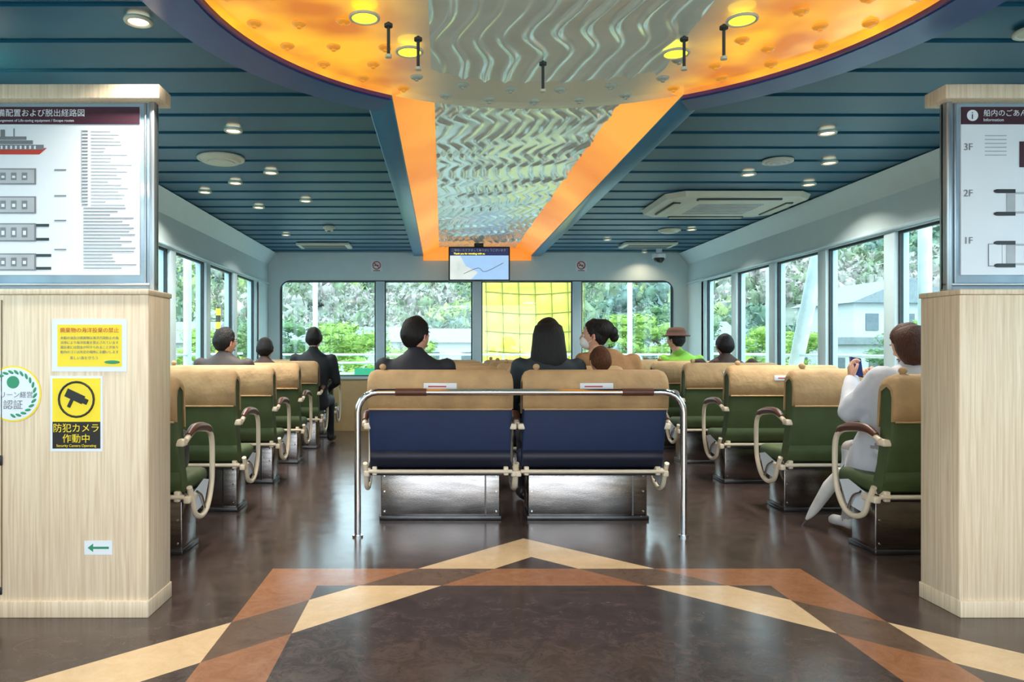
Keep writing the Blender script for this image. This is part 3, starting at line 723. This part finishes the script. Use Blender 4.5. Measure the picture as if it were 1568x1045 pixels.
def person(name, x, y, z=0, sc=1.0, top=None, pants=None, hair=None, style='short', yaw=0, pitch=0, hoff=(0, 0, 0), mask=False, glasses=False, J=None, sw=.0, coat=False, lean=0, curl=.5, shoes=None, bulk=1.0):
    root = empty(name, (x, y, z)); root.scale = (sc, sc, sc)
    root.location.z = -(sc - 1) * .46
    fl = (sc - 1) * .46 / sc
    j = dict(hipL=(-.09, 0, .555), hipR=(.09, 0, .555), kneeL=(-.11, .43, .545), kneeR=(.11, .43, .545), ankL=(-.11, .47, .11 + fl), ankR=(.11, .47, .11 + fl),
             toeL=(-.12, .62, .045 + fl), toeR=(.12, .62, .045 + fl), shL=(-.165 - sw, lean * .8, 1.005), shR=(.165 + sw, lean * .8, 1.005),
             elL=(-.235, .06, .76), elR=(.235, .06, .76), wrL=(-.11, .27, .66), wrR=(.11, .27, .66))
    if J: j.update(J)
    shoes = shoes or mBLACK
    bb = MB(); segs = []
    def cap(a, c, ra, rb, mat):
        a = Vector(a); c = Vector(c); bb.tube([a, c], [ra, rb], mat, n=14, smoothpath=False); bb.ell(a, (ra, ra, ra), mat, n=14, mm=8); bb.ell(c, (rb, rb, rb), mat, n=14, mm=8); segs.append((a, c, mat, (ra + rb) / 2))
    B_ = bulk
    for S in 'LR':
        cap(j['hip' + S], j['knee' + S], .085, .062, pants); cap(j['knee' + S], j['ank' + S], .058, .042, pants); cap(Vector(j['ank' + S]) - Vector((0, .03, .05)), j['toe' + S], .042, .036, shoes)
        cap(j['sh' + S], j['el' + S], .060 * B_, .049 * B_, top); cap(j['el' + S], j['wr' + S], .048 * B_, .034 * B_, top)
    L = lean
    bb.loft([(0, -.02, .46, .12, .09), (0, -.02, .50, .165, .125), (0, -.015, .58, .165 * B_, .125), (0, -.01 + L * .2, .70, .148 * B_, .11 * B_), (0, L * .45, .82, .165 * B_, .12 * B_), (0, L * .7, .93, .188 + (B_ - 1) * .1, .125), (0, L * .85, 1.0, .195, .108), (0, L, 1.045, .15, .085), (0, L, 1.08, .078, .066)], top, 24)
    segs.append((Vector((0, 0, .6)), Vector((0, L, 1.0)), top, .13)); segs.append((Vector((0, -.02, .5)), Vector((0, -.02, .53)), top, .14))
    hx = Vector((0, .025, 1.215)) + Vector((0, L, 0)) + Vector(hoff)
    cap((0, L * .95, 1.03), hx - Vector((0, .02, .09)), .058, .052, mSKIN)
    bb.loft([(0, L - .0, 1.04, .09, .08), (0, L, 1.10, .068, .064)], top, 18); segs.append((Vector((0, L, 1.0)), Vector((0, L, 1.08)), top, .078))
    if coat:
        bb.loft([(0, .26, .30, .20, .22), (0, .24, .40, .22, .27), (0, .18, .50, .235, .30), (0, .14, .60, .23, .26), (0, .10, .72, .21, .19), (0, .04, .84, .19, .14)], top, 24)
        for xx in (-.1, 0, .1): segs.append((Vector((xx, .0, .42)), Vector((xx, .45, .42)), top, .16))
        segs.append((Vector((0, .1, .62)), Vector((0, .25, .60)), top, .16))
    tmp = bb.obj('tmp_body')
    md = tmp.modifiers.new('r', 'REMESH'); md.mode = 'VOXEL'; md.voxel_size = .018; md.use_smooth_shade = True
    sm = tmp.modifiers.new('s', 'SMOOTH'); sm.iterations = 5; sm.factor = .5
    dg = bpy.context.evaluated_depsgraph_get(); me = bpy.data.meshes.new_from_object(tmp.evaluated_get(dg))
    bpy.data.objects.remove(tmp)
    for v in me.vertices:
        nn = noise.noise(v.co * 9) * .006 + noise.noise(Vector((v.co.x * 20, v.co.y * 20, v.co.z * 9))) * .004
        if v.co.z < 1.08: v.co += v.normal * nn * (1.6 if B_ > 1 else 1)
    me.materials.clear(); ml = []
    for _, _, m, _ in segs:
        if m not in ml: ml.append(m); me.materials.append(m)
    npol = len(me.polygons); C = np.empty(npol * 3); me.polygons.foreach_get('center', C); C = C.reshape(-1, 3)
    best = np.full(npol, 9.0); idx = np.zeros(npol, dtype=np.int32)
    for (a, e, m, r) in segs:
        a_ = np.array(a); d = np.array(e) - a_; t = np.clip(((C - a_) @ d) / max(1e-9, d @ d), 0, 1)
        dist = np.linalg.norm(C - (a_ + t[:, None] * d), axis=1) - r
        w_ = dist < best; best[w_] = dist[w_]; idx[w_] = ml.index(m)
    me.polygons.foreach_set('material_index', idx); me.polygons.foreach_set('use_smooth', np.ones(npol, dtype=bool))
    ob = bpy.data.objects.new('body', me); COL.objects.link(ob); ob.parent = root
    b = MB(); T = Matrix.Translation(hx) @ Matrix.Rotation(radians(yaw), 4, 'Z') @ Matrix.Rotation(radians(pitch), 4, 'X')
    head_parts(b, T, hair, style, mask, None, glasses)
    b.obj('head', parent=root, recalc=False)
    b = MB()
    for S, s in (('L', -1), ('R', 1)):
        w = Vector(j['wr' + S]); e = Vector(j['el' + S]); d = (w - e).normalized()
        if 'hd' + S in j: d = Vector(j['hd' + S]).normalized()
        pn = Vector(j.get('pn' + S, (0, 0, -1))); zz = -(pn - d * pn.dot(d)).normalized(); xx = d.cross(zz)
        R = Matrix((xx, d, zz)).transposed().to_4x4()
        hand_parts(b, Matrix.Translation(w + d * .02) @ R, s, curl)
    b.obj('hands', parent=root, recalc=False)
    return root

cSuit = M('suit_navy', (22, 26, 38), .7, bump=.1); cTeal = M('jacket_dark_teal', (26, 40, 48), .7, bump=.15)
cWhite = M('coat_white', (206, 210, 220), .8, var=.05, bump=.3, bscale=14); cTan = M('coat_tan', (150, 112, 74), .85, bump=.4, bscale=40)
cLime = M('jacket_lime', (128, 190, 58), .6); cBrown = M('jacket_brown', (62, 44, 40), .7); cGrey = M('jacket_grey', (60, 54, 56), .7)
cBlk = M('clothes_black', (20, 26, 34), .7); cJean = M('trousers_dark', (30, 32, 40), .8); cBeige = M('child_coat', (140, 96, 60), .8, bump=.3)
cShoeW = M('shoe_white', (210, 210, 214), .5); cPale = M('trousers_pale', (160, 156, 156), .8)
person('seated_man_in_suit', -.19, 5.27, sc=1.13, top=cSuit, pants=cJean, hair=mHAIRK, yaw=-42, sw=.035, hoff=(0, 0, -.02))
person('seated_woman_long_hair', .76, 5.27, sc=1.13, top=cTeal, pants=cJean, hair=mHAIRK, style='long', yaw=-4, sw=.015, hoff=(0, 0, -.03))
person('seated_child', 1.13, 5.26, sc=.86, top=cBeige, pants=cJean, hair=mHAIRL, yaw=10, bulk=.8)
person('seated_woman_in_mask', 1.44, 6.42, sc=1.16, top=cTan, pants=cJean, hair=mHAIRK, style='bun', yaw=66, hoff=(-.09, 0, -.02), mask=True, sw=.02, bulk=1.15)
person('seated_man_in_hat', 2.90, 8.97, sc=1.12, top=cLime, pants=cJean, hair=mHAIRK, style='hat', yaw=35, glasses=True, sw=.03, hoff=(-.05, 0, 0))
person('seated_man_in_brown_jacket', 3.0, 7.82, sc=1.06, top=cBrown, pants=cJean, hair=mHAIRK, yaw=0, sw=.10, hoff=(0, 0, -.03), bulk=1.15)
person('seated_man_in_grey_jacket', -1.97, 6.68, sc=1.10, top=cGrey, pants=cJean, hair=mHAIRK, yaw=-35, sw=.03, glasses=True, hoff=(0, 0, -.03))
person('seated_small_passenger', -1.88, 7.82, sc=1.0, top=cBrown, pants=cJean, hair=mHAIRK, yaw=5, sw=.02, hoff=(0, 0, -.02))
person('seated_passenger_in_black', -1.56, 8.97, sc=1.14, top=cBlk, pants=cJean, hair=mHAIRK, yaw=0, sw=.03)
person('seated_woman_with_phone', 2.78, 4.38, sc=1.03, top=cWhite, pants=cPale, hair=mHAIRB, style='bob', yaw=14, pitch=-20, coat=True, lean=.0, shoes=cShoeW, curl=.75, bulk=1.35,
       hoff=(.0, 0, -.01),
       J=dict(elL=(-.25, .20, .80), wrL=(-.16, .33, .98), hdL=(.05, .25, 1), pnL=(1, -.3, .0), elR=(.22, .15, .78), wrR=(.03, .33, .95), hdR=(-.5, .3, .8), pnR=(-.8, -.5, 0)))
b = MB(); T = Matrix.Translation((2.665, 4.76, 1.085)) @ Matrix.Rotation(radians(-35), 4, 'X') @ Matrix.Rotation(radians(12), 4, 'Y')
b.box(-.037, .037, -.005, .005, -.075, .075, mBLACK, .005, T); b.box(-.033, .033, -.0062, -.005, -.07, .07, mSCR2, 0, T); b.obj('smartphone')
mUMB = M('umbrella_white', (216, 216, 212), .6)
b = MB(); b.tube([(2.47, 5.02, .04), (2.50, 4.97, .12), (2.555, 4.87, .30), (2.59, 4.80, .42)], [.006, .03, .045, .02], mUMB, n=10); b.tube([(2.455, 5.04, .0), (2.63, 4.73, .54)], .006, mCHROME, smoothpath=False, n=8); b.tube([(2.63, 4.73, .54), (2.65, 4.70, .60), (2.67, 4.66, .60), (2.67, 4.65, .56)], .011, mPAD, n=8); b.obj('folded_umbrella')
b = MB(); b.box(-.1, .1, -.12, .12, 0, .26, mBLACK, .06, None, 3); b.tube([(-.02, -.08, .24), (-.02, -.05, .36), (-.02, .05, .36), (-.02, .08, .24)], .01, mBLACK); b.obj('black_handbag', (-1.62, 4.38, .466))

# ------------------------------------------------------------------ exterior
mHILL = M('hillside_undergrowth', (128, 138, 128), .95, var=.3, scale=.3)  # distance haze painted in: colour lightened and greyed
def hz(x, y):
    r = sqrt(x * x + y * y); a = math.atan2(x, y); t = max(0, min(1, (r - 48) / 110))
    return -2.2 + (18 + 15 * max(0, sin(a)) + 9 * max(0, -sin(a)) + 6 * noise.noise(Vector((x * .018, y * .018, 0)))) * (t ** .7) + 1.2 * noise.noise(Vector((x * .25, y * .25, 3)))
verts = []; faces = []; mats_i = []; NA, NR = 130, 30
for i in range(NA + 1):
    a = radians(-105 + 210 * i / NA)
    for k in range(NR + 1):
        r = 48 + 110 * k / NR; x, y = r * sin(a), r * cos(a); verts.append((x, y, hz(x, y)))
for i in range(NA):
    for k in range(NR):
        a0 = i * (NR + 1) + k; a1 = a0 + NR + 1
        faces += [(a0, a0 + 1, a1 + 1), (a0, a1 + 1, a1)]; mats_i += [0, 0]
# foliage clump = small core + a cloud of leaf triangles
bm = bmesh.new(); bmesh.ops.create_icosphere(bm, subdivisions=1, radius=.62); bm.verts.index_update()
IV = np.array([tuple(q.co) for q in bm.verts]); IF = np.array([[q.index for q in ff.verts] for ff in bm.faces]); bm.free()
def clump(seed, nl, ls):
    rg = np.random.default_rng(seed)
    core = IV * (1 + .35 * rg.standard_normal((len(IV), 1)) * .5)
    d = rg.standard_normal((nl, 3)); d /= np.linalg.norm(d, axis=1)[:, None]
    c = d * (.55 + .5 * rg.random((nl, 1))) * (1 + .25 * np.sin(3 * d[:, :1] + seed))
    t = rg.standard_normal((nl, 3, 3)) * ls
    tri = (c[:, None, :] + t).reshape(-1, 3)
    V_ = np.concatenate([core, tri]); F_ = np.concatenate([IF, np.arange(nl * 3).reshape(-1, 3) + len(core)])
    return V_, F_
variants = [clump(q, 85, .13) for q in range(12)]
HM = [M('hill_tree_%s' % n_, c, .95, var=.35, scale=1.2, spec=.1) for n_, c in (('olive', (128, 146, 118)), ('bare', (156, 160, 150)), ('pine', (102, 128, 110)), ('fresh', (154, 172, 116)), ('bare_pink', (166, 160, 156)), ('blue', (124, 146, 140)))]  # tree colours paled to carry painted distance haze
random.seed(21); V = [np.array(verts)]; F = [np.array(faces)]; MI = [np.array(mats_i)]; base = len(verts)
for i in range(7500):
    a = radians(random.uniform(-72, 72)); r = 50 + 105 * random.random() ** .95; x, y = r * sin(a), r * cos(a)
    s_ = random.uniform(.7, 1.5) * (.75 + r / 190)
    v_, f_ = variants[i % 12]; ca, sa = cos(i), sin(i)
    V.append(np.stack([(v_[:, 0] * ca - v_[:, 1] * sa) * s_ + x, (v_[:, 0] * sa + v_[:, 1] * ca) * s_ + y, v_[:, 2] * s_ * random.uniform(.9, 1.5) + hz(x, y) + s_ * .5], axis=1))
    F.append(f_ + base); base += len(v_)
    cl = noise.noise(Vector((x * .05, y * .05, 9)))
    mi_ = 1 + (random.choice((2, 5, 0)) if cl > .12 else random.choice((1, 4, 0, 1)) if cl < -.08 else random.choice((0, 3, 1, 2)))
    MI.append(np.full(len(f_), mi_))
V = np.concatenate(V).astype(np.float32); F = np.concatenate(F).astype(np.int32); MI = np.concatenate(MI).astype(np.int32)
me = bpy.data.meshes.new('forested_hill'); me.vertices.add(len(V)); me.vertices.foreach_set('co', V.ravel())
me.loops.add(F.size); me.loops.foreach_set('vertex_index', F.ravel()); me.polygons.add(len(F))
me.polygons.foreach_set('loop_start', np.arange(0, F.size, 3, dtype=np.int32)); me.polygons.foreach_set('loop_total', np.full(len(F), 3, dtype=np.int32))
for m in [mHILL] + HM: me.materials.append(m)
me.polygons.foreach_set('material_index', MI); me.update(calc_edges=True)
o = bpy.data.objects.new('forested_hill', me); COL.objects.link(o)
mSEA = M('harbour_ground', (150, 164, 160), .5, var=.1, scale=.3)
b = MB(); b.box(-170, 170, -60, 170, -3.2, -3.0, mSEA); b.obj('harbour_ground')
mLEAF = M('leaves_spring', (142, 172, 88), .8, var=.3, scale=5, spec=.2); mPINE = M('leaves_pine', (102, 132, 92), .8, var=.3, scale=5, spec=.2); mTRUNK = M('bark', (100, 84, 70), .9)
def tree_mesh(name, leaf, seed):
    random.seed(seed); b = MB(); b.tube([(0, 0, 0), (.1, 0, 1.5), (-.05, .1, 3.6)], [.2, .15, .06], mTRUNK, n=8)
    for k_ in range(5):
        a = k_ * 1.3; b.tube([(0, 0, 1.6 + .3 * k_), (.6 * cos(a), .6 * sin(a), 2.2 + .35 * k_), (1.3 * cos(a), 1.2 * sin(a), 2.5 + .4 * k_)], [.08, .05, .02], mTRUNK, n=6)
    for i in range(95):
        th = random.uniform(0, 6.28); q = random.random() ** .5; zz = random.uniform(1.5, 4.9); R_ = 1.9 * sqrt(max(.05, 1 - ((zz - 3.0) / 2.1) ** 2)) * (1 + .25 * sin(3 * th + seed))
        r = random.uniform(.22, .48); v_, f_ = variants[i % 12]
        vv = v_ * np.array([r, r, r * .65]) + np.array([R_ * q * cos(th), R_ * q * sin(th), zz])
        b.add([Vector(p) for p in vv.tolist()], f_.tolist(), leaf, False)
    return b.mesh(name, False)
t1 = tree_mesh('tree_a', mLEAF, 1); t2 = tree_mesh('tree_b', mPINE, 2)
random.seed(11)
for (x, y, s, k) in ((-2.8, 24, 1.0, 0), (-6.3, 27, 1.05, 1), (-1.4, 32, .9, 0), (-4.2, 34, .9, 0), (7.9, 29, 1.1, 0), (10.4, 33, 1.25, 1), (12.6, 28, 1.0, 0), (-9.5, 31, 1.0, 0), (15.8, 24, 1, 1), (19, 27, 1.1, 0), (20, 21, .95, 0), (25, 28, 1.4, 1), (19, 15.5, .9, 0), (-14, 20, 1.15, 1), (-17, 28, 1.3, 0), (-21, 23, 1.2, 1), (29, 20, 1.3, 1), (24.5, 17, 1.1, 0)):
    o = put((t1, t2)[k], 'tree', (x, y, -3)); o.scale = (s * 1.1, s * 1.1, s); o.rotation_euler = (0, 0, random.uniform(0, 6))
mTARP = M('yellow_tarp', (206, 190, 80), .6, var=.15, scale=.8, bump=.3, bscale=3); mROPE = M('rope', (120, 122, 50), .8)
b = MB(); X0, X1, ZB, ZT = 1.50, 4.95, -3.0, 4.6; NX, NZ = 48, 72; vs = []; fs = []
for j in range(NZ + 1):
    for i in range(NX + 1):
        u, v = i / NX, j / NZ; vs.append((X0 + (X1 - X0) * u, 26 - .14 * abs(sin(pi * u * 6)) ** .6 * abs(sin(pi * v * 11)) ** .6, ZB + (ZT - ZB) * v))
for j in range(NZ):
    for i in range(NX): fs.append([j * (NX + 1) + i, j * (NX + 1) + i + 1, (j + 1) * (NX + 1) + i + 1, (j + 1) * (NX + 1) + i])
b.add(vs, fs, mTARP, True); b.box(X0, X1, 26, 28.5, ZB, ZT, mTARP)
for i in range(7): x = X0 + (X1 - X0) * i / 6; b.tube([(x, 25.95, ZB), (x + .08, 25.93, 1), (x, 25.95, ZT)], .014, mROPE, n=6)
for i in range(12): z = ZB + (ZT - ZB) * i / 11; b.tube([(X0, 25.95, z), ((X0 + X1) / 2, 25.9, z - .10), (X1, 25.95, z + .03)], .018, mROPE, n=6)
b.obj('tarp_wrapped_structure', recalc=False)
mBW = M('house_white', (188, 194, 196), .7, var=.04); mROOF = M('roof_grey', (130, 140, 146), .7); mWIN = M('house_window', (104, 116, 124), .3)
def house(x, y, w, d, h, rz=0, fl=2, gable=True):
    b = MB(); b.box(-w / 2, w / 2, -d / 2, d / 2, 0, h, mBW)
    if gable:
        b.add([(-w / 2 - .3, -d / 2 - .3, h), (w / 2 + .3, -d / 2 - .3, h), (w / 2 + .3, d / 2 + .3, h), (-w / 2 - .3, d / 2 + .3, h), (-w / 2 - .3, 0, h + d * .22), (w / 2 + .3, 0, h + d * .22)], [[0, 1, 5, 4], [2, 3, 4, 5], [0, 4, 3], [1, 2, 5], [0, 3, 2, 1]], mROOF)
    else: b.box(-w / 2 - .2, w / 2 + .2, -d / 2 - .2, d / 2 + .2, h, h + .3, mROOF)
    n = max(2, int(w / 1.6))
    for f in range(fl):
        for i in range(n):
            xx = -w / 2 + (i + .5) * w / n; zz = (f + .35) * h / fl; b.box(xx - .35, xx + .35, -d / 2 - .05, -d / 2, zz, zz + h / fl * .4, mWIN)
        nn = max(2, int(d / 2))
        for i in range(nn):
            yy = -d / 2 + (i + .5) * d / nn; zz = (f + .35) * h / fl
            b.box(-w / 2 - .05, -w / 2, yy - .35, yy + .35, zz, zz + h / fl * .4, mWIN); b.box(w / 2, w / 2 + .05, yy - .35, yy + .35, zz, zz + h / fl * .4, mWIN)
    o = b.obj('harbour_building', (x, y, -3)); o.rotation_euler = (0, 0, rz)
house(24, 41, 5, 6, 6.6, .1 + pi / 2, 3); house(30.5, 39, 5, 5, 6.6, .1 + pi / 2, 3); house(20, 33.5, 9, 4, 4.4, .1, 2, False); house(-6, 43, 7, 4, 4.6, 0, 2); house(1.5, 46, 6, 4, 4.6, 0, 2); house(14, 45, 6, 4, 5.0, 0, 2); house(-15, 38, 7, 5, 4.5, 0, 2); house(-24, 34, 7, 5, 4.2, .3, 2, False)
mDECK = M('ship_white_paint', (204, 214, 218), .5)
for s, x in ((-1, XL - 1.1), (1, XR + 1.1)):
    b = MB()
    for y0 in (5.6, 9.0): b.tube([(x, y0, 2.9), (x, y0 + 1.4, -.3)], .09, mDECK, smoothpath=False, n=10); b.tube([(x, y0 + 1.6, -.3), (x, y0 + 1.6, 2.9)], .06, mDECK, smoothpath=False, n=10)
    for z in (.75, .95, 1.12): b.tube([(x, 0, z), (x, 13.5, z)], .02, mDECK, smoothpath=False, n=8)
    b.box(min(x, x - s * .9), max(x, x + s * .1), 0, 13.5, -.12, -.05, mDECK)
    b.obj('outer_deck_frame')
b = MB()
for z in (.75, .95, 1.1): b.tube([(-3.5, 13.6, z), (4.6, 13.6, z)], .02, mDECK, smoothpath=False, n=8)
for i in range(8): x = -3.5 + i * 1.157; b.tube([(x, 13.6, -.1), (x, 13.6, 1.1)], .02, mDECK, smoothpath=False, n=8)
b.box(-2.6, 3.6, 11, 13.7, -.15, -.05, mDECK); b.box(-1.6, -.7, 13.5, 13.55, .3, .85, mGRN)
b.tube([(-2.3, 13.4, -.1), (-2.3, 13.4, 4.5)], .045, mDECK, smoothpath=False, n=10); b.tube([(3.4, 13.4, -.1), (3.4, 13.4, 4.5)], .045, mDECK, smoothpath=False, n=10)
b.obj('bow_deck_rail')
b = MB()
for i in range(16): b.cyl((0, 0, i * .13), .045, .13, mYEL if i % 2 else mBLACK, n=14)
b.obj('hazard_post', (-4.3, 14.2, -.1))

# ------------------------------------------------------------------ light
w = bpy.data.worlds.new('overcast_sky'); scene.world = w; w.use_nodes = True
bg = w.node_tree.nodes['Background']; bg.inputs[0].default_value = (.86, .94, 1.0, 1); bg.inputs[1].default_value = 3.1
s = bpy.data.lights.new('sun', 'SUN'); s.energy = .6; s.angle = radians(30); s.color = (1, .97, .92)
o = bpy.data.objects.new('sun', s); COL.objects.link(o); o.rotation_euler = (radians(35), radians(20), 0)
for (x, y) in ((-1.5, 1.0), (2.5, 1.0), (.5, -.9)):  # added fill lights, out of view, to brighten the cabin around the camera
    l = bpy.data.lights.new('fill_light', 'AREA'); l.shape = 'DISK'; l.size = .5; l.energy = 14; l.color = (1, .96, .92)
    o = bpy.data.objects.new('fill_light', l); COL.objects.link(o); o.location = (x, y, 2.5)

# ------------------------------------------------------------------ camera
cd = bpy.data.cameras.new('camera'); cam = bpy.data.objects.new('camera', cd); COL.objects.link(cam)
cam.location = (0, 0, 1.2); cam.rotation_euler = (pi / 2, 0, 0)
cd.sensor_width = 36; cd.lens = 26; cd.shift_x = 107 / 1568; cd.shift_y = 12.5 / 1568; cd.clip_end = 500; cd.clip_start = .05
scene.camera = cam
scene.view_settings.view_transform = 'Standard'
scene.view_settings.exposure = .58
